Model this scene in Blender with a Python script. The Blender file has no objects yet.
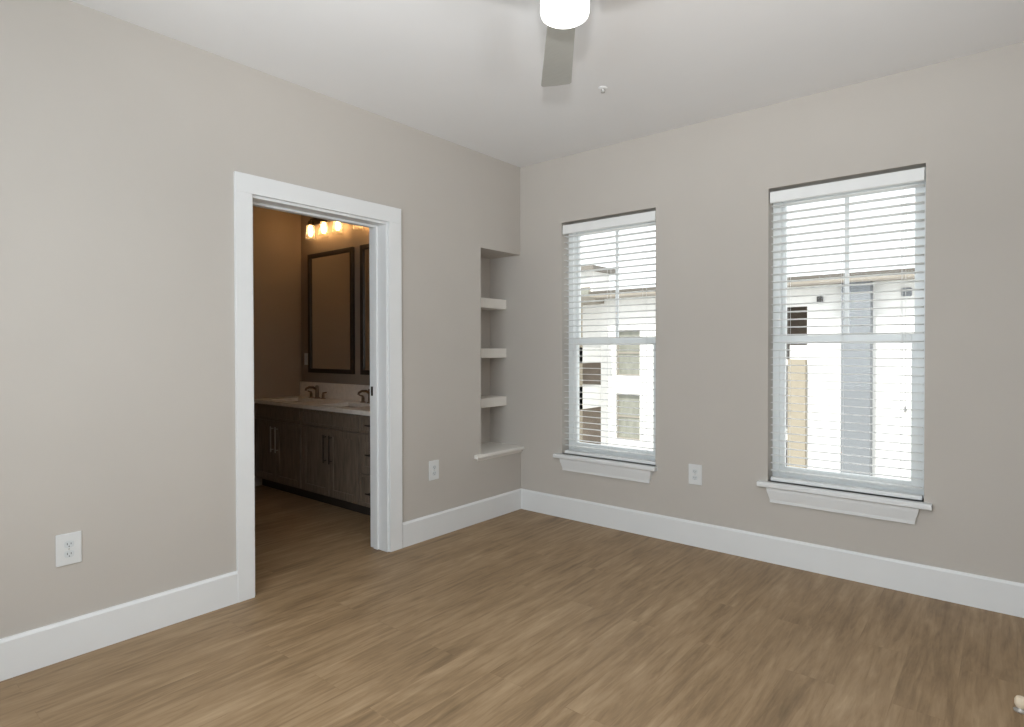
import bpy, bmesh, math, random
from mathutils import Vector, Matrix

random.seed(7)
SC = bpy.context.scene
COL = SC.collection

# ------------------------------------------------------------------ camera
F_PX, YAW, PITCH, ROLL = 596.70, -0.691539, -0.011068, -0.00184
CAM = Vector((3.0144, -3.7496, 1.2867))
cd = bpy.data.cameras.new('camera')
cam = bpy.data.objects.new('camera', cd)
COL.objects.link(cam)
SC.camera = cam
cd.sensor_fit = 'HORIZONTAL'
cd.sensor_width = 36.0
cd.lens = F_PX / 1024 * 36.0
cd.shift_y = -7.95 / 1024
cd.clip_start = 0.02
cd.clip_end = 300
fw = Vector((math.sin(YAW) * math.cos(PITCH), math.cos(YAW) * math.cos(PITCH), math.sin(PITCH)))
ri = Vector((math.cos(YAW), -math.sin(YAW), 0))
up = ri.cross(fw)
r2 = math.cos(ROLL) * ri + math.sin(ROLL) * up
u2 = -math.sin(ROLL) * ri + math.cos(ROLL) * up
M = Matrix((r2, u2, -fw)).transposed().to_4x4()
M.translation = CAM
cam.matrix_world = M

# ------------------------------------------------------------------ light and exposure
SC.view_settings.view_transform = 'Standard'
SC.view_settings.look = 'None'
SC.view_settings.gamma = 1.0
SC.view_settings.use_curve_mapping = False
SC.view_settings.exposure = 0.09

world = bpy.data.worlds.new('overcast_sky')
SC.world = world
world.use_nodes = True
bg = world.node_tree.nodes['Background']
bg.inputs['Color'].default_value = (0.96, 0.98, 1.0, 1)
bg.inputs['Strength'].default_value = 1.7


def light(name, kind, loc, energy, color, rot=(0, 0, 0), **kw):
    ld = bpy.data.lights.new(name, kind)
    ld.energy = energy
    ld.color = color
    for k, v in kw.items():
        setattr(ld, k, v)
    o = bpy.data.objects.new(name, ld)
    o.location = loc
    o.rotation_euler = rot
    COL.objects.link(o)
    return o


# sun high behind the room: it falls on the facade across the courtyard, never into the room
light('sun', 'SUN', (0, -30, 40), 5.0, (1.0, 0.96, 0.9),
      (math.radians(33), 0, math.radians(-12)), angle=math.radians(2))
# unseen area lamp added as cool fill, outside the made-up opening behind the camera
REAR_FILL, FLASH = (0.80, 0.92, 1.0), (0.945, 0.95, 0.955)
light('rear_fill_light', 'AREA', (2.05, -4.46, 1.55), 58, REAR_FILL,
      (math.radians(-90), 0, math.radians(180)), shape='RECTANGLE', size=1.9, size_y=1.7)
# the photographer's flash heads, turned up to bounce off the ceiling: two by the camera; the spot by the right wall is added fill
light('bounced_flash', 'SPOT', (3.06, -3.82, 1.60), 150, FLASH,
      Vector((-1.46, 2.12, 1.9)).to_track_quat('-Z', 'Y').to_euler(), spot_size=math.radians(86), spot_blend=0.9, shadow_soft_size=0.05)
light('bounced_flash.001', 'SPOT', (3.0, -3.9, 1.3), 70, FLASH,
      (math.radians(180), 0, 0), spot_size=math.radians(110), spot_blend=0.5, shadow_soft_size=0.1)
light('added_fill_spot', 'SPOT', (3.45, -2.6, 1.5), 32, FLASH,
      (math.radians(180), 0, 0), spot_size=math.radians(165), spot_blend=0.3, shadow_soft_size=0.1)

# ------------------------------------------------------------------ materials
MATS = {}


def new_mat(name):
    m = bpy.data.materials.new(name)
    m.use_nodes = True
    nt = m.node_tree
    return m, nt, nt.nodes['Principled BSDF']


def mat(name, color, rough=0.5, metal=0.0, noise=0.0, nscale=30.0, bump=0.0, bscale=200.0, spec=0.5, stretch=None):
    if name in MATS:
        return MATS[name]
    m, nt, p = new_mat(name)
    p.inputs['Base Color'].default_value = (*color, 1)
    p.inputs['Roughness'].default_value = rough
    p.inputs['Metallic'].default_value = metal
    p.inputs['Specular IOR Level'].default_value = spec
    tc = nt.nodes.new('ShaderNodeTexCoord')
    mp = nt.nodes.new('ShaderNodeMapping')
    nt.links.new(tc.outputs['Object'], mp.inputs['Vector'])
    if stretch:
        mp.inputs['Scale'].default_value = stretch
    if noise > 0:
        n = nt.nodes.new('ShaderNodeTexNoise')
        n.inputs['Scale'].default_value = nscale
        n.inputs['Detail'].default_value = 5
        nt.links.new(mp.outputs['Vector'], n.inputs['Vector'])
        r = nt.nodes.new('ShaderNodeValToRGB')
        r.color_ramp.elements[0].position = 0.3
        r.color_ramp.elements[1].position = 0.7
        r.color_ramp.elements[0].color = (*[max(0, c * (1 - noise)) for c in color], 1)
        r.color_ramp.elements[1].color = (*[min(1, c * (1 + noise)) for c in color], 1)
        nt.links.new(n.outputs['Fac'], r.inputs['Fac'])
        nt.links.new(r.outputs['Color'], p.inputs['Base Color'])
    if bump > 0:
        n2 = nt.nodes.new('ShaderNodeTexNoise')
        n2.inputs['Scale'].default_value = bscale
        n2.inputs['Detail'].default_value = 3
        nt.links.new(tc.outputs['Object'], n2.inputs['Vector'])
        b = nt.nodes.new('ShaderNodeBump')
        b.inputs['Strength'].default_value = bump
        b.inputs['Distance'].default_value = 0.002
        nt.links.new(n2.outputs['Fac'], b.inputs['Height'])
        nt.links.new(b.outputs['Normal'], p.inputs['Normal'])
    MATS[name] = m
    return m


def emit_mat(name, color, strength):
    m = bpy.data.materials.new(name)
    m.use_nodes = True
    nt = m.node_tree
    p = nt.nodes['Principled BSDF']
    p.inputs['Base Color'].default_value = (0.8, 0.8, 0.8, 1)
    p.inputs['Emission Color'].default_value = (*color, 1)
    p.inputs['Emission Strength'].default_value = strength
    MATS[name] = m
    return m


def glass_mat(name, tint=(1, 1, 1), refl=0.06, frost=0.0):
    m = bpy.data.materials.new(name)
    m.use_nodes = True
    nt = m.node_tree
    nt.nodes.remove(nt.nodes['Principled BSDF'])
    out = nt.nodes['Material Output']
    t = nt.nodes.new('ShaderNodeBsdfTransparent')
    t.inputs['Color'].default_value = (*tint, 1)
    g = nt.nodes.new('ShaderNodeBsdfGlossy')
    g.inputs['Roughness'].default_value = 0.02
    mx = nt.nodes.new('ShaderNodeMixShader')
    lw = nt.nodes.new('ShaderNodeLayerWeight')
    lw.inputs['Blend'].default_value = refl * 2
    nt.links.new(lw.outputs['Fresnel'], mx.inputs['Fac'])
    body = t
    if frost > 0:
        tl = nt.nodes.new('ShaderNodeBsdfTranslucent')
        tl.inputs['Color'].default_value = (0.95, 0.93, 0.9, 1)
        body = nt.nodes.new('ShaderNodeMixShader')
        body.inputs['Fac'].default_value = frost
        nt.links.new(t.outputs[0], body.inputs[1])
        nt.links.new(tl.outputs[0], body.inputs[2])
    nt.links.new(body.outputs[0], mx.inputs[1])
    nt.links.new(g.outputs[0], mx.inputs[2])
    nt.links.new(mx.outputs[0], out.inputs['Surface'])
    MATS[name] = m
    return m


def floor_mat():
    m, nt, p = new_mat('oak_vinyl_plank')
    L = nt.links
    N = nt.nodes.new
    tc = N('ShaderNodeTexCoord')
    # planks run along y: rotate so that the brick rows run with the planks
    rot = N('ShaderNodeMapping')
    rot.inputs['Rotation'].default_value = (0, 0, math.radians(90))
    L.new(tc.outputs['Object'], rot.inputs['Vector'])
    br = N('ShaderNodeTexBrick')
    br.offset = 0.37
    br.inputs['Color1'].default_value = (0, 0, 0, 1)
    br.inputs['Color2'].default_value = (1, 1, 1, 1)
    br.inputs['Mortar'].default_value = (0.5, 0.5, 0.5, 1)
    br.inputs['Scale'].default_value = 1.0
    br.inputs['Mortar Size'].default_value = 0.0012
    br.inputs['Brick Width'].default_value = 1.22
    br.inputs['Row Height'].default_value = 0.18
    L.new(rot.outputs['Vector'], br.inputs['Vector'])
    # each plank shifts the grain
    sep = N('ShaderNodeSeparateXYZ')
    L.new(tc.outputs['Object'], sep.inputs[0])
    sh = N('ShaderNodeMath'); sh.operation = 'MULTIPLY'; sh.inputs[1].default_value = 1.6
    L.new(br.outputs['Color'], sh.inputs[0])
    cmb = N('ShaderNodeCombineXYZ')
    L.new(sep.outputs['X'], cmb.inputs['X'])
    L.new(sep.outputs['Y'], cmb.inputs['Y'])
    L.new(sh.outputs[0], cmb.inputs['Z'])

    def grain(sx, sy, detail, dist):
        mp = N('ShaderNodeMapping')
        mp.inputs['Scale'].default_value = (sx, sy, 1)
        L.new(cmb.outputs[0], mp.inputs['Vector'])
        n = N('ShaderNodeTexNoise')
        n.inputs['Scale'].default_value = 1.0
        n.inputs['Detail'].default_value = detail
        n.inputs['Roughness'].default_value = 0.6
        n.inputs['Distortion'].default_value = dist
        L.new(mp.outputs[0], n.inputs['Vector'])
        return n
    g1 = grain(15.0, 1.1, 6, 1.6)
    g2 = grain(60.0, 7.0, 6, 0.6)
    g3 = grain(5.0, 1.6, 3, 0.8)
    mx = N('ShaderNodeMix'); mx.data_type = 'FLOAT'; mx.inputs[0].default_value = 0.34
    L.new(g1.outputs['Fac'], mx.inputs[2]); L.new(g2.outputs['Fac'], mx.inputs[3])
    mx2 = N('ShaderNodeMix'); mx2.data_type = 'FLOAT'; mx2.inputs[0].default_value = 0.30
    L.new(mx.outputs[0], mx2.inputs[2]); L.new(g3.outputs['Fac'], mx2.inputs[3])
    mx3 = N('ShaderNodeMix'); mx3.data_type = 'FLOAT'; mx3.inputs[0].default_value = 0.03
    L.new(mx2.outputs[0], mx3.inputs[2]); L.new(br.outputs['Color'], mx3.inputs[3])
    r = N('ShaderNodeValToRGB')
    e = r.color_ramp.elements
    e[0].position = 0.31; e[0].color = (0.150, 0.098, 0.052, 1)
    e[1].position = 0.71; e[1].color = (0.495, 0.360, 0.222, 1)
    k = e.new(0.5); k.color = (0.312, 0.209, 0.116, 1)
    L.new(mx3.outputs[0], r.inputs['Fac'])
    dk = N('ShaderNodeMix'); dk.data_type = 'RGBA'; dk.blend_type = 'MULTIPLY'
    L.new(br.outputs['Fac'], dk.inputs[0])
    L.new(r.outputs['Color'], dk.inputs[6])
    dk.inputs[7].default_value = (0.92, 0.91, 0.90, 1)
    L.new(dk.outputs[2], p.inputs['Base Color'])
    p.inputs['Roughness'].default_value = 0.5
    p.inputs['Specular IOR Level'].default_value = 0.3
    b = N('ShaderNodeBump'); b.inputs['Strength'].default_value = 0.12; b.inputs['Distance'].default_value = 0.001
    L.new(mx.outputs[0], b.inputs['Height'])
    L.new(b.outputs['Normal'], p.inputs['Normal'])
    return m


WALL = mat('greige_wall_paint', (0.552, 0.516, 0.475), 0.85, bump=0.10, bscale=260, noise=0.012, nscale=3, spec=0.2)
CEIL = mat('ceiling_paint', (0.86, 0.858, 0.862), 0.9, bump=0.08, bscale=200, noise=0.01, nscale=2, spec=0.2)
TRIM = mat('white_trim_paint', (0.81, 0.82, 0.825), 0.4, noise=0.01, nscale=6)
SHELF = mat('niche_trim_paint', (0.84, 0.81, 0.76), 0.5, noise=0.01, nscale=6)
FLOOR = floor_mat()
BATHWALL = mat('bath_wall_brown', (0.32, 0.257, 0.205), 0.85, bump=0.1, bscale=260, noise=0.015, nscale=3, spec=0.2)  # one brown all over, darker than the bedroom walls
VINYL = mat('window_vinyl', (0.88, 0.90, 0.90), 0.35, noise=0.01, nscale=5)
SLAT = mat('blind_slat', (0.88, 0.89, 0.885), 0.5, noise=0.02, nscale=12)
PLATE = mat('outlet_plastic', (0.74, 0.75, 0.75), 0.35, noise=0.01, nscale=40)
DEVICE = mat('receptacle_plastic', (0.66, 0.69, 0.70), 0.35, noise=0.01, nscale=40)
SLOT = mat('dark_slot', (0.05, 0.05, 0.05), 0.6, noise=0.1, nscale=60)
NICKEL = mat('brushed_nickel', (0.50, 0.49, 0.47), 0.38, metal=0.85, noise=0.05, nscale=50, stretch=(1, 12, 1))
BLADE = mat('silver_blade', (0.41, 0.405, 0.375), 0.45, metal=0.15, noise=0.04, nscale=20, stretch=(1, 8, 1))
DARKMETAL = mat('oil_bronze', (0.055, 0.04, 0.03), 0.4, metal=0.6, noise=0.1, nscale=40)
BRONZE = mat('brushed_bronze', (0.20, 0.135, 0.09), 0.35, metal=0.8, noise=0.08, nscale=40)
WOOD = mat('vanity_wood', (0.21, 0.162, 0.122), 0.5, noise=0.28, nscale=9, stretch=(6, 6, 0.7))
TOE = mat('toe_kick_wood', (0.045, 0.035, 0.028), 0.6, noise=0.2, nscale=9)
QUARTZ = mat('pale_quartz', (0.86, 0.79, 0.72), 0.25, noise=0.06, nscale=25)
CERAMIC = mat('sink_ceramic', (0.78, 0.76, 0.72), 0.15, noise=0.01, nscale=10)
FRAME = mat('espresso_frame', (0.03, 0.02, 0.014), 0.45, noise=0.2, nscale=30)
MIRROR = mat('mirror_silver', (0.86, 0.84, 0.80), 0.03, metal=1.0, noise=0.005, nscale=2)
GLASS = glass_mat('clear_glass', (0.97, 0.985, 0.985))
SHADEGLASS = glass_mat('lamp_glass', (1.0, 0.97, 0.92), 0.05, 0.12)
DRUM = emit_mat('lit_frosted_glass', (1.0, 0.985, 0.93), 3.2)
BULB = emit_mat('warm_filament_bulb', (1.0, 0.62, 0.27), 32.0)
RUBBER = mat('cream_rubber', (0.80, 0.68, 0.52), 0.5, noise=0.02, nscale=60)
STUCCO = mat('white_stucco', (0.82, 0.81, 0.78), 0.9, bump=0.2, bscale=40, noise=0.03, nscale=4)
GREYSIDING = mat('grey_siding', (0.20, 0.212, 0.225), 0.8, noise=0.05, nscale=5, stretch=(1, 1, 8))
TAN = mat('tan_stucco', (0.33, 0.29, 0.225), 0.9, noise=0.04, nscale=5)
FASCIA = mat('beige_fascia', (0.30, 0.27, 0.225), 0.7, noise=0.04, nscale=6)
SOFFIT = mat('dark_fascia_edge', (0.20, 0.18, 0.155), 0.7, noise=0.05, nscale=6)
WINPANE = mat('curtained_pane', (0.25, 0.25, 0.21), 0.2, noise=0.15, nscale=2, stretch=(3, 1, 1))
BROWN = mat('balcony_brown_wall', (0.20, 0.16, 0.125), 0.8, noise=0.15, nscale=3)
RAIL = mat('balcony_rail_metal', (0.06, 0.055, 0.05), 0.5, noise=0.1, nscale=10)
GRASS = mat('courtyard_concrete', (0.40, 0.395, 0.375), 0.9, noise=0.15, nscale=3)

# ------------------------------------------------------------------ mesh helpers


def box(bm, x0, x1, y0, y1, z0, z1, bev=0.0):
    vs = [bm.verts.new((x, y, z)) for x in (x0, x1) for y in (y0, y1) for z in (z0, z1)]
    idx = [(0, 1, 3, 2), (4, 6, 7, 5), (0, 4, 5, 1), (2, 3, 7, 6), (0, 2, 6, 4), (1, 5, 7, 3)]
    fs = [bm.faces.new([vs[i] for i in f]) for f in idx]
    if bev > 0:
        es = list({e for f in fs for e in f.edges})
        bmesh.ops.bevel(bm, geom=es, offset=bev, segments=2, affect='EDGES', profile=0.5)


def slab(bm, A, B, xs, ys, holes, make):
    """boxes of a grid between sorted stops, leaving out the holes"""
    for i in range(len(xs) - 1):
        for j in range(len(ys) - 1):
            cx, cy = (xs[i] + xs[i + 1]) / 2, (ys[j] + ys[j + 1]) / 2
            if any(h[0] < cx < h[1] and h[2] < cy < h[3] for h in holes):
                continue
            make(bm, xs[i], xs[i + 1], ys[j], ys[j + 1], A, B)


def wall_grid(bm, axis, A, B, u0, u1, v0, v1, holes):
    """one welded wall with rectangular holes: axis 'x' (spans y,z) or 'y' (spans x,z); A..B is its thickness"""
    us = sorted({u0, u1, *[h[0] for h in holes], *[h[1] for h in holes]})
    vs_ = sorted({v0, v1, *[h[2] for h in holes], *[h[3] for h in holes]})
    us = [u for u in us if u0 <= u <= u1]
    vs_ = [v for v in vs_ if v0 <= v <= v1]
    cell = {}
    for i in range(len(us) - 1):
        for j in range(len(vs_) - 1):
            cx, cy = (us[i] + us[i + 1]) / 2, (vs_[j] + vs_[j + 1]) / 2
            cell[i, j] = not any(h[0] < cx < h[1] and h[2] < cy < h[3] for h in holes)
    vc = {}

    def V(i, j, k):
        key = (i, j, k)
        if key not in vc:
            t = A if k == 0 else B
            vc[key] = bm.verts.new((t, us[i], vs_[j]) if axis == 'x' else (us[i], t, vs_[j]))
        return vc[key]
    for (i, j), on in cell.items():
        if not on:
            continue
        bm.faces.new([V(i, j, 0), V(i + 1, j, 0), V(i + 1, j + 1, 0), V(i, j + 1, 0)])
        bm.faces.new([V(i, j + 1, 1), V(i + 1, j + 1, 1), V(i + 1, j, 1), V(i, j, 1)])
        for di, dj, a, b in ((-1, 0, (i, j), (i, j + 1)), (1, 0, (i + 1, j), (i + 1, j + 1)),
                             (0, -1, (i, j), (i + 1, j)), (0, 1, (i, j + 1), (i + 1, j + 1))):
            if not cell.get((i + di, j + dj), False):
                bm.faces.new([V(*a, 0), V(*b, 0), V(*b, 1), V(*a, 1)])


def tube(bm, pts, r, seg=10, cap=True):
    """a round bar through points"""
    pts = [Vector(p) for p in pts]
    rings = []
    rs = r if isinstance(r, (list, tuple)) else [r] * len(pts)
    ref = None
    for i, p in enumerate(pts):
        d = (pts[min(i + 1, len(pts) - 1)] - pts[max(i - 1, 0)]).normalized()
        if ref is None:
            ref = Vector((0, 0, 1)) if abs(d.z) < 0.9 else Vector((1, 0, 0))
        a = d.cross(ref).normalized()
        b = d.cross(a).normalized()
        ref = -a.cross(d) if False else ref
        rings.append([bm.verts.new(p + rs[i] * (math.cos(2 * math.pi * k / seg) * a + math.sin(2 * math.pi * k / seg) * b)) for k in range(seg)])
    for i in range(len(rings) - 1):
        for k in range(seg):
            bm.faces.new([rings[i][k], rings[i][(k + 1) % seg], rings[i + 1][(k + 1) % seg], rings[i + 1][k]])
    if cap:
        bm.faces.new(rings[0][::-1])
        bm.faces.new(rings[-1])


def lathe(bm, prof, cx=0, cy=0, cz=0, seg=32, axis='z'):
    """spin a (radius, height) profile"""
    rings = []

    def P(rad, h, a):
        c, s = rad * math.cos(a), rad * math.sin(a)
        if axis == 'z':
            return (cx + c, cy + s, cz + h)
        if axis == 'y':
            return (cx + c, cy + h, cz + s)
        return (cx + h, cy + c, cz + s)
    for rad, h in prof:
        if rad < 1e-6:
            rings.append([bm.verts.new(P(0, h, 0))])
        else:
            rings.append([bm.verts.new(P(rad, h, 2 * math.pi * k / seg)) for k in range(seg)])
    for a, b in zip(rings, rings[1:]):
        for k in range(seg):
            k2 = (k + 1) % seg
            if len(a) == 1 and len(b) == 1:
                continue
            if len(a) == 1:
                bm.faces.new([a[0], b[k], b[k2]])
            elif len(b) == 1:
                bm.faces.new([a[k], a[k2], b[0]])
            else:
                bm.faces.new([a[k], a[k2], b[k2], b[k]])


def prism(bm, outline, axis, a, b):
    """extrude a closed 2-D outline along an axis from a to b"""
    def P(u, v, t):
        return {'x': (t, u, v), 'y': (u, t, v), 'z': (u, v, t)}[axis]
    r0 = [bm.verts.new(P(u, v, a)) for u, v in outline]
    r1 = [bm.verts.new(P(u, v, b)) for u, v in outline]
    n = len(outline)
    for i in range(n):
        bm.faces.new([r0[i], r0[(i + 1) % n], r1[(i + 1) % n], r1[i]])
    bm.faces.new(r0[::-1])
    bm.faces.new(r1)


def link(name, bm, m, parent=None, smooth=False, loc=None):
    bmesh.ops.recalc_face_normals(bm, faces=bm.faces[:])
    me = bpy.data.meshes.new(name)
    bm.to_mesh(me)
    bm.free()
    me.materials.append(m)
    if smooth:
        for p in me.polygons:
            p.use_smooth = True
        try:
            me.set_sharp_from_angle(angle=math.radians(40))
        except Exception:
            pass
    o = bpy.data.objects.new(name, me)
    COL.objects.link(o)
    if parent is not None:
        o.parent = parent
    if loc is not None:
        o.location = loc
    return o


def BM():
    return bmesh.new()


def struct(name, bm, m, parent=None):
    o = link(name, bm, m, parent)
    if parent is None:
        o['kind'] = 'structure'
    return o


def struct_root(name, loc=(0, 0, 0)):
    o = bpy.data.objects.new(name, None)
    o.empty_display_size = 0.1
    o.location = loc
    COL.objects.link(o)
    o['kind'] = 'structure'
    return o


def tag(o, label, cat, group=None):
    o['label'] = label
    o['category'] = cat
    if group:
        o['group'] = group
    return o


def thing(name, label, cat, loc=(0, 0, 0), rz=0.0, group=None):
    o = bpy.data.objects.new(name, None)
    o.empty_display_size = 0.1
    o.location = loc
    o.rotation_euler = (0, 0, rz)
    COL.objects.link(o)
    return tag(o, label, cat, group)


def dup(o, loc=None, rz=None, label=None, parent=None):
    """copy a thing, its parts and their sub-parts"""
    c = o.copy()
    COL.objects.link(c)
    if parent is not None:
        c.parent = parent
    if loc is not None:
        c.location = loc
    if rz is not None:
        c.rotation_euler = (0, 0, rz)
    if label:
        c['label'] = label
    for ch in [k for k in o.children]:
        dup(ch, parent=c)
    return c


# ------------------------------------------------------------------ the room shell
H = 2.743
XR, YF = 3.74, -4.30          # right wall and the wall behind the camera
DY0, DY1, DZ = -2.233, -1.335, 2.092   # doorway in the left wall
NY0, NZ0, NZ1, NX = -0.472, 0.505, 2.042, -0.33   # niche
WT = 0.165                    # left wall thickness
W1 = (0.402, 1.178, 0.485, 2.246)
W2 = (1.911, 2.690, 0.485, 2.246)
BX, BY = -2.42, -0.49         # bathroom far corner

bm = BM(); box(bm, BX - 0.12, XR + 0.12, YF - 0.12, 0.2, -0.12, 0.0)
struct('floor', bm, FLOOR)
bm = BM(); box(bm, BX - 0.12, XR + 0.12, YF - 0.12, 0.2, H, H + 0.12)
struct('ceiling', bm, CEIL)

bm = BM()
wall_grid(bm, 'x', -WT, 0.0, YF, 0.0, 0.0, H, [(DY0, DY1, 0.0, DZ), (NY0, 0.0, NZ0 - 0.03, NZ1)])
struct('wall_left', bm, WALL)
bm = BM()
wall_grid(bm, 'y', 0.0, 0.2, NX - 0.02, XR + 0.12, 0.0, H, [W1, W2])
struct('wall_back', bm, WALL)
bm = BM(); box(bm, XR, XR + 0.12, YF, 0.0, 0, H)
struct('wall_right', bm, WALL)
bm = BM()
wall_grid(bm, 'y', YF - 0.12, YF, BX - 0.12, XR + 0.12, 0.0, H, [(1.10, 3.00, 0.75, 2.35)])  # hole is the made-up opening for the rear fill light
struct('wall_front', bm, WALL)
# niche lining behind the left wall: back, near side, head and floor in one shell
bm = BM()
box(bm, NX - 0.02, NX, NY0 - 0.02, 0.0, NZ0 - 0.05, NZ1 + 0.02)
box(bm, NX, -WT, NY0 - 0.02, NY0, NZ0 - 0.05, NZ1 + 0.02)
box(bm, NX, -WT, NY0, 0.0, NZ1, NZ1 + 0.02)
box(bm, NX, -WT, NY0, 0.0, NZ0 - 0.05, NZ0 - 0.03)
struct('wall_niche', bm, WALL)

# bathroom walls
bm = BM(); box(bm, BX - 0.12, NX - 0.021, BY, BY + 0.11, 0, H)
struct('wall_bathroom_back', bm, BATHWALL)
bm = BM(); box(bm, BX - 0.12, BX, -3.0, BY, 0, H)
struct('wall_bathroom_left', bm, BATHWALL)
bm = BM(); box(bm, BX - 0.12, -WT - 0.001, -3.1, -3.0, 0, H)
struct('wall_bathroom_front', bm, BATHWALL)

# baseboards: flat board with an eased top edge
BH, BT = 0.160, 0.016


def baseboard(name, axis, a, b, side):
    bm = BM()
    if axis == 'x':      # runs along x on the wall y = 0, face towards -y
        prism(bm, [(0, 0), (-BT, 0), (-BT, BH - 0.012), (-BT + 0.007, BH), (0, BH)], 'x', a, b)
    elif side > 0:       # runs along y on the wall x = 0, face towards +x
        prism(bm, [(0, 0), (BT, 0), (BT, BH - 0.012), (BT - 0.007, BH), (0, BH)], 'y', a, b)
    else:
        prism(bm, [(XR, 0), (XR - BT, 0), (XR - BT, BH - 0.012), (XR - BT + 0.007, BH), (XR, BH)], 'y', a, b)
    return struct(name, bm, TRIM)


CW, CT = 0.098, 0.020
baseboard('baseboard_left', 'y', YF, DY0 + 0.006 - 0.088, 1)
baseboard('baseboard_left.001', 'y', DY1 + CW, -BT, 1)
baseboard('baseboard_back', 'x', 0.0, XR, 1)
baseboard('baseboard_right', 'y', YF, -BT, -1)
bm = BM(); box(bm, 0.0, XR, YF, YF + BT, 0, BH, 0.004)
struct('baseboard_front', bm, TRIM)

# doorway: casing, jamb lining, stop, strike plate
door = struct_root('door_1', (0, (DY0 + DY1) / 2, 0))
oy = (DY0 + DY1) / 2


def door_part(name, fn, m):
    bm = BM(); fn(bm)
    for v in bm.verts:
        v.co.y -= oy
    return link(name, bm, m, door)


def casing(bm):
    a, b = DY0 + 0.006, DY1 - 0.006
    t = DZ - 0.004
    for s in (-1, 1):
        y = a if s < 0 else b
        w = 0.088 if s < 0 else CW
        box(bm, 0.0, CT, min(y, y + s * w), max(y, y + s * w), 0, t, 0.002)
    box(bm, 0.0, CT, a - 0.088, b + CW, t, t + CW, 0.002)


JT = 0.018


def jamb(bm):
    box(bm, -WT - 0.004, 0.0, DY0, DY0 + JT, 0, DZ)
    box(bm, -WT - 0.004, 0.0, DY1 - JT, DY1, 0, DZ)
    box(bm, -WT - 0.004, 0.0, DY0 + JT, DY1 - JT, DZ - JT, DZ)


def stop(bm):
    s = 0.013
    x0, x1 = -0.122, -0.082
    box(bm, x0, x1, DY0 + JT, DY0 + JT + s, 0, DZ - JT, 0.002)
    box(bm, x0, x1, DY1 - JT - s, DY1 - JT, 0, DZ - JT, 0.002)
    box(bm, x0, x1, DY0 + JT + s, DY1 - JT - s, DZ - JT - s, DZ - JT, 0.002)


def strike(bm):
    box(bm, -0.158, -0.132, DY1 - JT - 0.002, DY1 - JT, 0.985, 1.045, 0.0008)


door_part('door_casing', casing, TRIM)
door_part('door_jamb', jamb, TRIM)
door_part('door_stop_moulding', stop, TRIM)
door_part('strike_plate', strike, DARKMETAL)['label'] = 'dark metal strike plate on the jamb'


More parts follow.
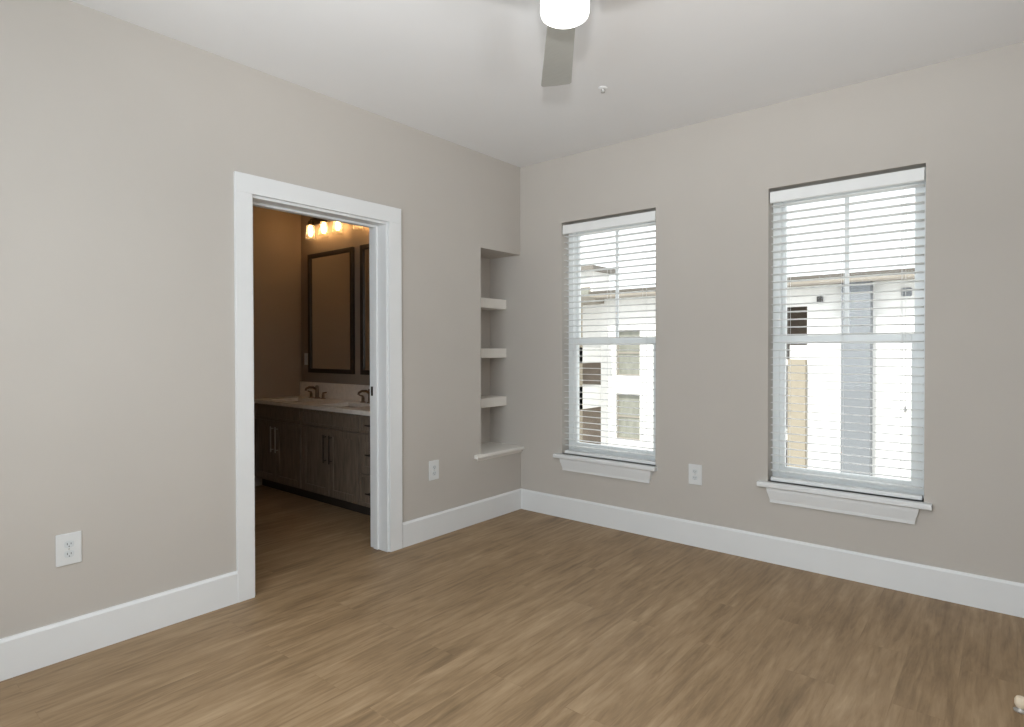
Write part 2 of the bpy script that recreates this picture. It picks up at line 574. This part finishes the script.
# ------------------------------------------------------------------ windows
def window(n, W, horn_l, horn_r):
    x0, x1, z0, z1 = W
    root = struct_root('window_%d' % n, ((x0 + x1) / 2, 0, z0))

    def part(name, fn, m, parent=root):
        bm = BM(); fn(bm)
        if parent is root:
            off = Vector(root.location)
        else:
            off = Vector(root.location)
        for v in bm.verts:
            v.co -= off
        return link(name, bm, m, parent)
    fy0, fy1 = 0.095, 0.185
    fwid = 0.040
    zm = z0 + (z1 - z0) * 0.485     # meeting rail

    def frame(bm):
        box(bm, x0, x0 + fwid, fy0, fy1, z0, z1)
        box(bm, x1 - fwid, x1, fy0, fy1, z0, z1)
        box(bm, x0 + fwid, x1 - fwid, fy0, fy1, z1 - 0.045, z1)
        box(bm, x0 + fwid, x1 - fwid, fy0, fy1, z0, z0 + 0.035)

    def sash(bm, ya, yb, za, zb, st, rb, rt):
        a, b = x0 + fwid, x1 - fwid
        box(bm, a, a + st, ya, yb, za, zb, 0.002)
        box(bm, b - st, b, ya, yb, za, zb, 0.002)
        box(bm, a + st, b - st, ya, yb, za, za + rb, 0.002)
        box(bm, a + st, b - st, ya, yb, zb - rt, zb, 0.002)
    part('window_frame', frame, VINYL)
    us = part('upper_sash', lambda b: sash(b, 0.145, 0.178, zm - 0.022, z1 - 0.045, 0.020, 0.040, 0.026), VINYL)
    ls = part('lower_sash', lambda b: sash(b, 0.102, 0.140, z0 + 0.035, zm + 0.026, 0.028, 0.045, 0.050), VINYL)
    xc = (x0 + x1) / 2
    part('muntin', lambda b: box(b, xc - 0.011, xc + 0.011, 0.155, 0.170, zm + 0.018, z1 - 0.071), VINYL, us)
    part('pane', lambda b: box(b, x0 + fwid + 0.018, x1 - fwid - 0.018, 0.160, 0.164, zm + 0.016, z1 - 0.069), GLASS, us)
    part('pane', lambda b: box(b, x0 + fwid + 0.026, x1 - fwid - 0.026, 0.119, 0.123, z0 + 0.078, zm - 0.022), GLASS, ls)

    def stool(bm):
        prism(bm, [(0.094, z0 - 0.030), (0.094, z0), (-0.040, z0), (-0.046, z0 - 0.006), (-0.046, z0 - 0.024), (-0.040, z0 - 0.030)],
              'x', x0, x1)
        for a, b in ((x0 - horn_l, x0), (x1, x1 + horn_r)):
            prism(bm, [(0.0, z0 - 0.030), (0.0, z0), (-0.040, z0), (-0.046, z0 - 0.006), (-0.046, z0 - 0.024), (-0.040, z0 - 0.030)],
                  'x', a, b)

    def apron(bm):
        zt, zb = z0 - 0.030, z0 - 0.120
        a, b = x0, x1 - 0.020
        # cove profile, deep at the top, with returned (tapering) ends
        prof = [(0.0, 0.032), (0.020, 0.030), (0.045, 0.024), (0.072, 0.017), (0.090, 0.016)]
        lo, hi = [], []
        for dz, d in prof:
            ins = (0.032 - d) * 1.1
            lo.append([bm.verts.new((a + ins, -d, zt - dz)), bm.verts.new((a + ins, 0, zt - dz))])
            hi.append([bm.verts.new((b - ins, -d, zt - dz)), bm.verts.new((b - ins, 0, zt - dz))])
        for i in range(len(prof) - 1):
            bm.faces.new([lo[i][0], lo[i + 1][0], hi[i + 1][0], hi[i][0]])
            bm.faces.new([lo[i][0], lo[i][1], lo[i + 1][1], lo[i + 1][0]])
            bm.faces.new([hi[i][0], hi[i + 1][0], hi[i + 1][1], hi[i][1]])
            bm.faces.new([lo[i][1], hi[i][1], hi[i + 1][1], lo[i + 1][1]])
        bm.faces.new([lo[0][0], hi[0][0], hi[0][1], lo[0][1]])
        bm.faces.new([lo[-1][0], lo[-1][1], hi[-1][1], hi[-1][0]])
    part('window_stool', stool, TRIM)
    part('window_apron', apron, TRIM)
    return root


window(1, W1, 0.050, 0.014)
window(2, W2, 0.050, 0.036)


# ------------------------------------------------------------------ blinds
def blind(W, label, side_gap):
    x0, x1, z0, z1 = W
    root = thing('window_blind', label, 'blind', ((x0 + x1) / 2, 0.045, z0), 0, 'white slat blinds in the windows')
    off = Vector(root.location)
    a, b = x0 + side_gap, x1 - side_gap

    def part(name, fn, m):
        bm = BM(); fn(bm)
        for v in bm.verts:
            v.co -= off
        return link(name, bm, m, root)
    zt = z1 - 0.020

    def valance(bm):
        prism(bm, [(0.006, zt - 0.004), (0.010, zt), (0.020, zt), (0.020, zt - 0.068), (0.010, zt - 0.068), (0.006, zt - 0.062)], 'x', a, b)
    part('valance', valance, SLAT)
    part('headrail', lambda bm: box(bm, a + 0.004, b - 0.004, 0.022, 0.072, zt - 0.048, zt - 0.002), SLAT)
    pitch = 0.0455
    zb = z0 + 0.0245

    def slats(bm):
        z = zb + pitch * 0.9
        tilt = math.radians(-4)
        while z < zt - 0.072:
            prof = []
            n = 4
            for k in range(n + 1):
                t = -1 + 2 * k / n
                prof.append((0.045 + 0.025 * t * math.cos(tilt), z + 0.025 * t * math.sin(tilt) + 0.0022 * (1 - t * t)))
            under = [(y, zz - 0.0024) for y, zz in prof][::-1]
            prism(bm, prof + under, 'x', a + 0.003, b - 0.003)
            z += pitch
    part('slat_panel', slats, SLAT)
    part('bottom_rail', lambda bm: box(bm, a + 0.003, b - 0.003, 0.022, 0.070, zb - 0.022, zb, 0.003), SLAT)

    def ladders(bm):
        for u in (0.13, 0.5, 0.87):
            x = a + (b - a) * u
            for y in (0.0185, 0.0715):
                tube(bm, [(x, y, zb - 0.01), (x, y, zt - 0.05)], 0.0011, 6)
    part('ladder_cord', ladders, SLAT)
    return root


blind(W1, 'white horizontal slat blind in the narrower-looking window near the room corner', 0.006)
b2 = blind(W2, 'white horizontal slat blind in the window farther from the room corner', 0.007)
bm = BM()
xl = W2[1] - 0.085
tube(bm, [(xl, 0.004, 2.15), (xl, 0.004, 0.98)], 0.0012, 6)
lathe(bm, [(0.0, 0.0), (0.006, 0.002), (0.0075, 0.012), (0.004, 0.034), (0.0, 0.036)], xl, 0.004, 0.945, 12)
for v in bm.verts:
    v.co -= Vector(b2.location)
link('lift_cord', bm, SLAT, b2)

# ------------------------------------------------------------------ niche shelves and ledge
SHX = -0.150
for k, (za, zb, lab) in enumerate([(1.612, 1.690, 'topmost of the three pale shelves in the wall niche'),
                                   (1.216, 1.291, 'middle one of the three pale shelves in the wall niche'),
                                   (0.823, 0.897, 'lowest of the three pale shelves in the wall niche')]):
    bm = BM(); box(bm, NX, SHX, NY0, 0.0, za, zb, 0.002)
    o = link('niche_shelf', bm, SHELF)
    tag(o, lab, 'shelf', 'shelves in the wall niche')
bm = BM()
prism(bm, [(NX, NZ0 - 0.028), (NX, NZ0), (0.030, NZ0), (0.036, NZ0 - 0.006), (0.036, NZ0 - 0.022), (0.030, NZ0 - 0.028)], 'y', NY0, 0.0)
prism(bm, [(0.0, NZ0 - 0.028), (0.0, NZ0), (0.030, NZ0), (0.036, NZ0 - 0.006), (0.036, NZ0 - 0.022), (0.030, NZ0 - 0.028)], 'y', NY0 - 0.075, NY0)
prism(bm, [(0.0, NZ0 - 0.050), (0.0, NZ0 - 0.028), (0.014, NZ0 - 0.028), (0.008, NZ0 - 0.050)], 'y', NY0 - 0.045, 0.0)
struct('trim_1', bm, SHELF)


# ------------------------------------------------------------------ outlets and switch (local: face towards +x, on plane x = 0)
def outlet(loc, rz, label, w=0.090, h=0.132, wallcolor=False):
    root = thing('electrical_outlet', label, 'outlet', loc, rz, 'outlets on the bedroom walls')
    bm = BM(); box(bm, 0.0, 0.007, -w / 2, w / 2, -h / 2, h / 2, 0.003)
    link('cover_plate', bm, PLATE, root)
    for s in (-1, 1):
        bm = BM()
        n = 16
        out = []
        for i in range(n):
            a = 2 * math.pi * i / n
            out.append((max(-0.017, min(0.017, 0.021 * math.cos(a))), s * 0.0205 + 0.0155 * math.sin(a)))
        prism(bm, out, 'x', 0.006, 0.0088)
        rc = link('receptacle', bm, DEVICE, root)
        bm = BM()
        for dy, hh in ((-0.0065, 0.009), (0.0065, 0.0075)):
            box(bm, 0.0086, 0.0091, dy - 0.0012, dy + 0.0012, s * 0.0205 + 0.002 - hh / 2, s * 0.0205 + 0.002 + hh / 2)
        lathe(bm, [(0.0, 0.0091), (0.0023, 0.0091), (0.0023, 0.0086)], 0, 0, s * 0.0205 - 0.0085, 10, axis='x')
        link('slot', bm, SLOT, rc)
    bm = BM(); lathe(bm, [(0.0, 0.0085), (0.0025, 0.0082), (0.003, 0.007)], 0, 0, 0, 12, axis='x')
    link('screw', bm, NICKEL, root)
    return root


o1 = outlet((0, -3.018, 0.455), 0, 'white duplex outlet on the left wall, left of the doorway')
dup(o1, (0, -0.953, 0.458), 0, 'white duplex outlet low on the left wall between doorway and wall niche')
dup(o1, (1.460, 0, 0.467), math.radians(-90), 'white duplex outlet low on the wall between the two windows')

sw = thing('light_switch', 'pale switch plate on the bathroom wall left of the framed mirror', 'switch', (-2.325, BY, 1.19), math.radians(-90))
bm = BM(); box(bm, 0.0, 0.006, -0.036, 0.036, -0.058, 0.058, 0.002); link('cover_plate', bm, PLATE, sw)
bm = BM(); prism(bm, [(0.005, -0.032), (0.0085, -0.032), (0.0065, 0.0), (0.0105, 0.032), (0.005, 0.032)], 'y', -0.0165, 0.0165)
link('rocker', bm, DEVICE, sw)

# ------------------------------------------------------------------ ceiling fan
FX, FY = 1.90, -2.13
fan = thing('ceiling_fan', 'silver three-blade ceiling fan with a lit round glass lamp', 'ceiling fan', (FX, FY, H))
bm = BM(); lathe(bm, [(0.0, 0.0), (0.065, 0.0), (0.066, -0.012), (0.058, -0.040), (0.030, -0.052), (0.0, -0.052)]); link('canopy', bm, NICKEL, fan, True)
bm = BM(); lathe(bm, [(0.0, -0.045), (0.012, -0.045), (0.012, -0.125), (0.0, -0.125)], seg=20); link('downrod', bm, NICKEL, fan, True)
bm = BM(); lathe(bm, [(0.0, -0.118), (0.030, -0.118), (0.055, -0.135), (0.090, -0.165), (0.098, -0.200), (0.098, -0.255), (0.090, -0.272), (0.0, -0.272)], seg=40)
link('motor_housing', bm, NICKEL, fan, True)
bm = BM(); lathe(bm, [(0.0, -0.270), (0.088, -0.270), (0.089, -0.300), (0.085, -0.306), (0.0, -0.306)], seg=40); link('light_ring', bm, NICKEL, fan, True)
bm = BM(); lathe(bm, [(0.0, -0.304), (0.079, -0.304), (0.080, -0.358), (0.076, -0.371), (0.064, -0.379), (0.040, -0.384), (0.0, -0.385)], seg=40)
ls = link('light_shade', bm, DRUM, fan, True)
ls['label'] = 'glowing frosted white glass drum'
for k in range(3):
    a = math.radians(127.7 + 120 * k)
    # blade: outline narrows to the root, slightly pitched
    r0, r1 = 0.115, 0.722
    out = [(r0, -0.046), (0.25, -0.052), (0.5, -0.060), (r1 - 0.012, -0.068), (r1, -0.060),
           (r1 + 0.004, 0.0), (r1, 0.060), (r1 - 0.012, 0.066), (0.5, 0.060), (0.25, 0.052), (r0, 0.046)]
    bm = BM(); prism(bm, out, 'z', -0.004, 0.004)
    for v in bm.verts:
        v.co.z += -0.283 + math.tan(math.radians(-5)) * v.co.y + 0.008
    bmesh.ops.rotate(bm, verts=bm.verts, cent=(0, 0, 0), matrix=Matrix.Rotation(a, 3, 'Z'))
    bl = link('blade', bm, BLADE, fan)
    bm = BM(); prism(bm, [(0.080, -0.024), (0.150, -0.030), (0.170, -0.020), (0.170, 0.020), (0.150, 0.030), (0.080, 0.024)], 'z', -0.268, -0.262)
    bmesh.ops.rotate(bm, verts=bm.verts, cent=(0, 0, 0), matrix=Matrix.Rotation(a, 3, 'Z'))
    link('blade_bracket', bm, NICKEL, bl)

# sprinkler cover on the ceiling
sp = thing('fire_sprinkler', 'small pale fire sprinkler set in the ceiling beyond the fan', 'sprinkler', (1.272, -0.844, H))
bm = BM(); lathe(bm, [(0.0, 0.0), (0.026, 0.0), (0.027, -0.003), (0.022, -0.006), (0.014, -0.007), (0.0, -0.007)], seg=28)
link('escutcheon', bm, CEIL, sp, True)
bm = BM(); lathe(bm, [(0.0, -0.006), (0.008, -0.006), (0.006, -0.018), (0.004, -0.021), (0.012, -0.023), (0.012, -0.025), (0.0, -0.025)], seg=20)
link('sprinkler_nozzle', bm, NICKEL, sp, True)

# floor door stop near the right edge
ds = thing('door_stop', 'small cream door stop standing on the wood floor near the right edge', 'door stop', (3.062, -0.985, 0))
bm = BM(); lathe(bm, [(0.0, 0.0), (0.020, 0.0), (0.021, 0.004), (0.014, 0.008), (0.010, 0.016), (0.0, 0.016)], seg=24); link('base', bm, NICKEL, ds, True)
bm = BM(); lathe(bm, [(0.0, 0.014), (0.014, 0.015), (0.018, 0.024), (0.018, 0.040), (0.013, 0.050), (0.0, 0.053)], seg=24); link('bumper', bm, RUBBER, ds, True)

# ------------------------------------------------------------------ bathroom: vanity
VF = -0.985            # front of the vanity doors
VX0, VX1 = BX + 0.002, -0.18
ZC = 0.822             # counter top
van = thing('vanity_cabinet', 'dark wood double vanity cabinet seen through the doorway', 'cabinet', ((VX0 + VX1) / 2, VF, 0))
voff = Vector(van.location)


def vpart(name, fn, m, parent=van, off=None, smooth=False):
    bm = BM(); fn(bm)
    for v in bm.verts:
        v.co -= (off or voff)
    return link(name, bm, m, parent, smooth)


vpart('cabinet_body', lambda bm: box(bm, VX0, VX1, VF + 0.02, BY - 0.002, 0.085, ZC - 0.035), WOOD)
vpart('toe_kick', lambda bm: box(bm, VX0, VX1, VF + 0.075, BY - 0.002, 0.0, 0.085), TOE)


def shaker(bm, x0, x1, z0, z1):
    """door or drawer front: raised rails round a sunk panel"""
    r = 0.055 if (z1 - z0) > 0.25 else 0.022
    y0, y1 = VF, VF + 0.0195
    box(bm, x0, x0 + r, y0, y1, z0, z1, 0.0015)
    box(bm, x1 - r, x1, y0, y1, z0, z1, 0.0015)
    box(bm, x0 + r, x1 - r, y0, y1, z0, z0 + r, 0.0015)
    box(bm, x0 + r, x1 - r, y0, y1, z1 - r, z1, 0.0015)
    box(bm, x0 + r, x1 - r, y0 + 0.008, y1, z0 + r, z1 - r)


def bar_pull(bm, p0, p1):
    p0, p1 = Vector(p0), Vector(p1)
    d = (p1 - p0).normalized()
    yy = Vector((0, -0.026, 0))
    tube(bm, [p0 + yy, p1 + yy], 0.006, 10)
    for q in (p0 + d * 0.02, p1 - d * 0.02):
        tube(bm, [q + Vector((0, 0.002, 0)), q + yy], 0.0045, 8)


for (a, b, hx) in [(-2.412, -2.035, -2.072), (-2.029, -1.632, -1.992), (-1.600, -1.203, -1.240), (-1.197, -0.812, -1.160)]:
    d = vpart('cabinet_door', lambda bm: shaker(bm, a, b, 0.100, 0.640), WOOD)
    vpart('handle', lambda bm: bar_pull(bm, (hx, VF, 0.365), (hx, VF, 0.595)), NICKEL if hx < -1.9 else DARKMETAL, d)
for (a, b) in [(-2.412, -1.632), (-1.600, -0.812)]:
    vpart('false_front', lambda bm: shaker(bm, a, b, 0.650, 0.778), WOOD)
for (z0, z1) in [(0.650, 0.778), (0.345, 0.640), (0.100, 0.335)]:
    d = vpart('drawer', lambda bm: shaker(bm, -0.790, -0.190, z0, z1), WOOD)
    zz = {0.650: 0.714, 0.345: 0.492, 0.100: 0.20}[z0]
    vpart('handle', lambda bm: bar_pull(bm, (-0.685, VF, zz), (-0.295, VF, zz)), DARKMETAL, d)

# counter with two undermount basins and a backsplash
ct = thing('vanity_countertop', 'pale stone countertop with sink basins lying on the dark vanity', 'countertop', ((VX0 + VX1) / 2, VF - 0.015, ZC - 0.035))
coff = Vector(ct.location)
SINKS = (-2.03, -1.215)


def counter(bm):
    y0, y1 = VF - 0.017, BY - 0.002
    xs = [VX0]
    for s in SINKS:
        xs += [s - 0.22, s + 0.22]
    xs.append(VX1)
    ys = [y0, y0 + 0.09, y1 - 0.14, y1]
    holes = [(s - 0.22, s + 0.22, ys[1], ys[2]) for s in SINKS]
    cells = {}
    for i in range(len(xs) - 1):
        for j in range(3):
            cx, cy = (xs[i] + xs[i + 1]) / 2, (ys[j] + ys[j + 1]) / 2
            cells[i, j] = not any(h[0] < cx < h[1] and h[2] < cy < h[3] for h in holes)
    vc = {}

    def V(i, j, k):
        if (i, j, k) not in vc:
            vc[i, j, k] = bm.verts.new((xs[i], ys[j], ZC if k else ZC - 0.034))
        return vc[i, j, k]
    for (i, j), on in cells.items():
        if not on:
            continue
        for k in (0, 1):
            bm.faces.new([V(i, j, k), V(i + 1, j, k), V(i + 1, j + 1, k), V(i, j + 1, k)])
        for di, dj, p, q in ((-1, 0, (i, j), (i, j + 1)), (1, 0, (i + 1, j), (i + 1, j + 1)), (0, -1, (i, j), (i + 1, j)), (0, 1, (i, j + 1), (i + 1, j + 1))):
            if not cells.get((i + di, j + dj), False):
                bm.faces.new([V(*p, 0), V(*q, 0), V(*q, 1), V(*p, 1)])


vpart('countertop_slab', counter, QUARTZ, ct, coff)
bm = BM(); box(bm, VX0, VX1, BY - 0.024, BY - 0.002, ZC + 0.0005, ZC + 0.145, 0.002)
tag(link('backsplash', bm, QUARTZ), 'pale stone backsplash strip standing at the back of the vanity countertop', 'backsplash')
for s in SINKS:
    def basin(bm, s=s):
        ya, yb = VF + 0.073, BY - 0.142
        yc, hy = (ya + yb) / 2, (yb - ya) / 2
        rings = []
        for f, z in ((1.02, -0.035), (0.98, -0.07), (0.88, -0.12), (0.6, -0.145), (0.08, -0.15)):
            rg = []
            for k in range(28):
                a = 2 * math.pi * k / 28
                c, si = math.cos(a), math.sin(a)
                e = 0.45
                rg.append(bm.verts.new((s + 0.225 * f * math.copysign(abs(c) ** e, c), yc + (hy + 0.005) * f * math.copysign(abs(si) ** e, si), ZC + z)))
            rings.append(rg)
        for p, q in zip(rings, rings[1:]):
            for k in range(28):
                bm.faces.new([p[k], p[(k + 1) % 28], q[(k + 1) % 28], q[k]])
        bm.faces.new(rings[-1])
    vpart('basin', basin, CERAMIC, ct, coff, True)


def faucet(x, label):
    f = thing('faucet', label, 'faucet', (x, BY - 0.075, ZC), 0, 'faucets on the vanity')
    bm = BM()
    lathe(bm, [(0.0, 0.0), (0.028, 0.0), (0.028, 0.006), (0.018, 0.012), (0.016, 0.05), (0.016, 0.115), (0.012, 0.122), (0.0, 0.123)], seg=20)
    link('faucet_body', bm, BRONZE, f, True)
    bm = BM()
    tube(bm, [(0, -0.004, 0.085), (0, -0.04, 0.105), (0, -0.085, 0.108), (0, -0.115, 0.095), (0, -0.120, 0.078)], [0.013, 0.012, 0.011, 0.0105, 0.010], 12)
    link('spout', bm, BRONZE, f, True)
    for s in (-1, 1):
        bm = BM()
        lathe(bm, [(0.0, 0.0), (0.024, 0.0), (0.024, 0.005), (0.014, 0.010), (0.013, 0.045), (0.0, 0.048)], s * 0.10, 0, 0, 18)
        tube(bm, [(s * 0.10, 0, 0.045), (s * 0.10, 0, 0.055), ], 0.008, 10)
        tube(bm, [(s * 0.10, 0, 0.053), (s * 0.155, 0.0, 0.062)], [0.008, 0.006], 10)
        link('faucet_handle', bm, BRONZE, f, True)
    return f


f1 = faucet(-2.03, 'dark bronze sink faucet below the whole framed mirror')
dup(f1, (-1.215, BY - 0.075, ZC), 0, 'dark bronze sink faucet half hidden by the door jamb, under the cut-off mirror')


# mirrors
def mirror(x0, x1, z0, z1, label):
    root = thing('wall_mirror', label, 'mirror', ((x0 + x1) / 2, BY, z0), 0, 'framed mirrors above the vanity')
    off = Vector(root.location)
    fr = 0.042

    def fb(bm):
        y0, y1 = BY - 0.028, BY - 0.001
        box(bm, x0, x0 + fr, y0, y1, z0, z1, 0.004)
        box(bm, x1 - fr, x1, y0, y1, z0, z1, 0.004)
        box(bm, x0 + fr, x1 - fr, y0, y1, z0, z0 + fr, 0.004)
        box(bm, x0 + fr, x1 - fr, y0, y1, z1 - fr, z1, 0.004)
    vpart('mirror_frame', fb, FRAME, root, off)
    vpart('mirror_glass', lambda bm: box(bm, x0 + fr - 0.004, x1 - fr + 0.004, BY - 0.014, BY - 0.004, z0 + fr - 0.004, z1 - fr + 0.004), MIRROR, root, off)
    return root


mirror(-2.262, -1.528, 1.060, 2.212, 'dark framed rectangular mirror seen whole above the vanity')
mirror(-1.420, -0.686, 1.060, 2.212, 'dark framed mirror mostly hidden behind the door jamb')


# vanity lights
def vanity_light(xc, zc, label):
    root = thing('vanity_light', label, 'wall lamp', (xc, BY, zc), 0, 'vanity lights above the mirrors')
    bm = BM(); box(bm, -0.30, 0.30, -0.022, -0.001, 0.085, 0.150, 0.004); link('backplate', bm, DARKMETAL, root)
    for k in (-1, 0, 1):
        x = 0.222 * k
        bm = BM()
        tube(bm, [(x, -0.02, 0.115), (x, -0.055, 0.125), (x, -0.080, 0.120), (x, -0.082, 0.095)], 0.008, 10)
        lathe(bm, [(0.0, 0.105), (0.026, 0.100), (0.030, 0.060), (0.028, 0.058), (0.0, 0.058)], x, -0.082, 0, 20)
        s = link('socket', bm, DARKMETAL, root, True)
        bm = BM()
        lathe(bm, [(0.029, 0.070), (0.038, 0.040), (0.046, -0.03), (0.048, -0.075), (0.0455, -0.075), (0.0435, -0.03), (0.0355, 0.040), (0.027, 0.066)], x, -0.082, 0, 24)
        link('glass_shade', bm, SHADEGLASS, root, True)
        bm = BM()
        lathe(bm, [(0.0, 0.058), (0.012, 0.056), (0.014, 0.030), (0.018, 0.005), (0.020, -0.014), (0.017, -0.032), (0.008, -0.041), (0.0, -0.042)], x, -0.082, 0, 18)
        link('bulb', bm, BULB, root, True)
    return root


v1 = vanity_light(-1.89, 2.41, 'lit three-lamp vanity light above the whole framed mirror')
dup(v1, (-1.135, BY, 2.41), 0, 'lit vanity light above the half hidden mirror, cut by the door frame')

# ------------------------------------------------------------------ unseen window behind the camera, made up to let fill light in (simple open casement frame)
bm = BM()
for a, b, c, d in ((1.10, 1.15, 0.75, 2.35), (2.95, 3.00, 0.75, 2.35), (1.15, 2.95, 0.75, 0.80), (1.15, 2.95, 2.30, 2.35), (2.03, 2.07, 0.80, 2.30)):
    box(bm, a, b, YF - 0.09, YF - 0.04, c, d)
struct('window_3', bm, VINYL)

# ------------------------------------------------------------------ outside: courtyard and the apartment house across it
bm = BM(); box(bm, -60, 60, 0.6, 90, -6.5, -6.3)
struct('ground', bm, GRASS)

Y0 = 21.75
apt = thing('apartment_building', 'nearer white apartment block with beige eave, grey siding bay and balconies outside the windows', 'building', (-5, Y0, -6.3))
aoff = Vector(apt.location)


def apart(name, fn, m, parent=apt):
    bm = BM(); fn(bm)
    for v in bm.verts:
        v.co -= aoff
    return link(name, bm, m, parent)


WINS = []
for xw in (-11.55, -8.2):
    for zt in (2.19, -0.87, -3.95):
        WINS.append((xw, xw + 1.27, zt - 2.20, zt))
WINS.append((0.66, 1.93, 0.05, 1.40))
BAL = [(-4.75, -3.02, 1.42, 2.95), (-4.75, -3.02, -1.95, 0.2), (-4.75, -3.02, -5.05, -2.9)]
BALL = [(-15.2, -12.62, 1.45, 3.55), (-15.2, -12.62, -1.0 + 0.5, 0.61 + 0.0), (-15.2, -12.62, -3.75, -1.57)]
holes = [w for w in WINS]


def facade(bm):
    wall_grid(bm, 'y', Y0, Y0 + 0.3, -12.4, 7.0, -6.3, 3.9, holes + [(-4.75, -3.66, -5.05, 1.42 + 1.53), (-3.66, -3.02, 1.42, 2.95)])


apart('wall', facade, STUCCO)
# deep body of the house behind the front
apart('wall', lambda bm: box(bm, -12.4, 7.0, Y0 + 2.2, Y0 + 12, -6.3, 3.9), BROWN)
apart('wall', lambda bm: box(bm, -3.66, -3.02, Y0 - 0.25, Y0 - 0.002, -6.3, 0.85), TAN)
apart('wall', lambda bm: box(bm, -5.2, -4.75, Y0 - 0.2, Y0 - 0.002, -6.3, 3.6), TAN)
# grey siding bay
apart('siding_bay', lambda bm: box(bm, -1.73, -0.78, Y0 - 0.55, Y0 - 0.002, -6.3, 3.72), GREYSIDING)


def eave(bm):
    box(bm, -12.6, 7.3, Y0 - 0.75, Y0 + 12, 3.74, 3.98)


apart('eave', eave, FASCIA)
apart('gutter', lambda bm: prism(bm, [(Y0 - 0.85, 4.05), (Y0 - 0.75, 4.05), (Y0 - 0.75, 3.95), (Y0 - 0.80, 3.95)], 'x', -12.6, 7.3), SOFFIT)
apart('drip_edge', lambda bm: box(bm, -12.6, 7.3, Y0 - 0.78, Y0 - 0.752, 3.70, 3.76), SOFFIT)
for (a, b, c, d) in WINS:
    def wf(bm, a=a, b=b, c=c, d=d):
        t = 0.07
        box(bm, a, a + t, Y0 + 0.12, Y0 + 0.2, c, d)
        box(bm, b - t, b, Y0 + 0.12, Y0 + 0.2, c, d)
        box(bm, a + t, b - t, Y0 + 0.12, Y0 + 0.2, c, c + t)
        box(bm, a + t, b - t, Y0 + 0.12, Y0 + 0.2, d - t, d)
        box(bm, a + t, b - t, Y0 + 0.12, Y0 + 0.2, (c + d) / 2 - 0.04, (c + d) / 2 + 0.04)
    w = apart('window', wf, FASCIA)
    apart('pane', lambda bm: box(bm, a + 0.06, b - 0.06, Y0 + 0.15, Y0 + 0.17, c + 0.06, d - 0.06), WINPANE, w)


def railing(bm, x0, x1, z, y):
    box(bm, x0, x1, y - 0.025, y + 0.025, z + 1.02, z + 1.08)
    box(bm, x0, x1, y - 0.015, y + 0.015, z + 0.08, z + 0.12)
    n = int((x1 - x0) / 0.12)
    for i in range(n + 1):
        x = x0 + (x1 - x0) * i / n
        box(bm, x - 0.012, x + 0.012, y - 0.012, y + 0.012, z + 0.10, z + 1.04)


for zf in (0.83, -2.15, -5.15):
    s = apart('balcony_slab', lambda bm: box(bm, -4.75, -3.68, Y0 - 0.2, Y0 + 2.2, zf - 0.2, zf), STUCCO)
    apart('balcony_railing', lambda bm: railing(bm, -4.72, -3.70, zf, Y0 - 0.05), RAIL, s)
# projecting balcony bay at the left end
for x in (-15.1, -12.75):
    apart('balcony_post', lambda bm: box(bm, x, x + 0.35, Y0 - 2.0, Y0 - 1.65, -6.3, 3.5), TAN)
apart('balcony_roof', lambda bm: box(bm, -15.5, -12.2, Y0 - 2.3, Y0 + 0.4, 3.5, 3.75), FASCIA)
apart('wall', lambda bm: box(bm, -15.4, -12.41, Y0 + 0.2, Y0 + 0.5, -6.3, 0.61), BROWN)
apart('wall', lambda bm: box(bm, -15.4, -12.41, Y0 + 0.2, Y0 + 0.5, 0.61, 3.5), STUCCO)
for zf, zt in ((0.61, 1.35), (-1.57, -0.5), (-4.9, -3.75)):
    apart('balcony_parapet', lambda bm: box(bm, -15.1, -12.4, Y0 - 1.98, Y0 + 0.19, zf, zt), STUCCO)

wl = apart('wall_light', lambda bm: box(bm, -3.05 + 0.4, -2.85 + 0.4, Y0 - 0.15, Y0, 3.05, 3.3, 0.02), RAIL)
apart('wall_vent', lambda bm: box(bm, 0.10, 0.42, Y0 - 0.08, Y0, 3.15, 3.45, 0.02), GREYSIDING)

# a farther block rising behind the left end of the first one
far = thing('apartment_building', 'farther pale block with a grey eave, rising behind the balconies at left', 'building', (-34, 45, -6.3))
aoff = Vector(far.location)
apart('wall', lambda bm: box(bm, -41, -27.3, 45, 48, -6.3, 8.7), STUCCO, far)
apart('eave', lambda bm: box(bm, -41.6, -26.8, 44.2, 48.6, 8.7, 9.15), SOFFIT, far)
for x in (-38.6, -34.9, -31.2, -28.9):
    w = apart('window', lambda bm: (box(bm, x, x + 0.08, 44.9, 45.0, 5.4, 7.2), box(bm, x + 1.22, x + 1.3, 44.9, 45.0, 5.4, 7.2),
                                    box(bm, x + 0.08, x + 1.22, 44.9, 45.0, 5.4, 5.48), box(bm, x + 0.08, x + 1.22, 44.9, 45.0, 7.12, 7.2)), FASCIA, far)
    apart('pane', lambda bm: box(bm, x + 0.08, x + 1.22, 44.95, 44.998, 5.48, 7.12), WINPANE, w)
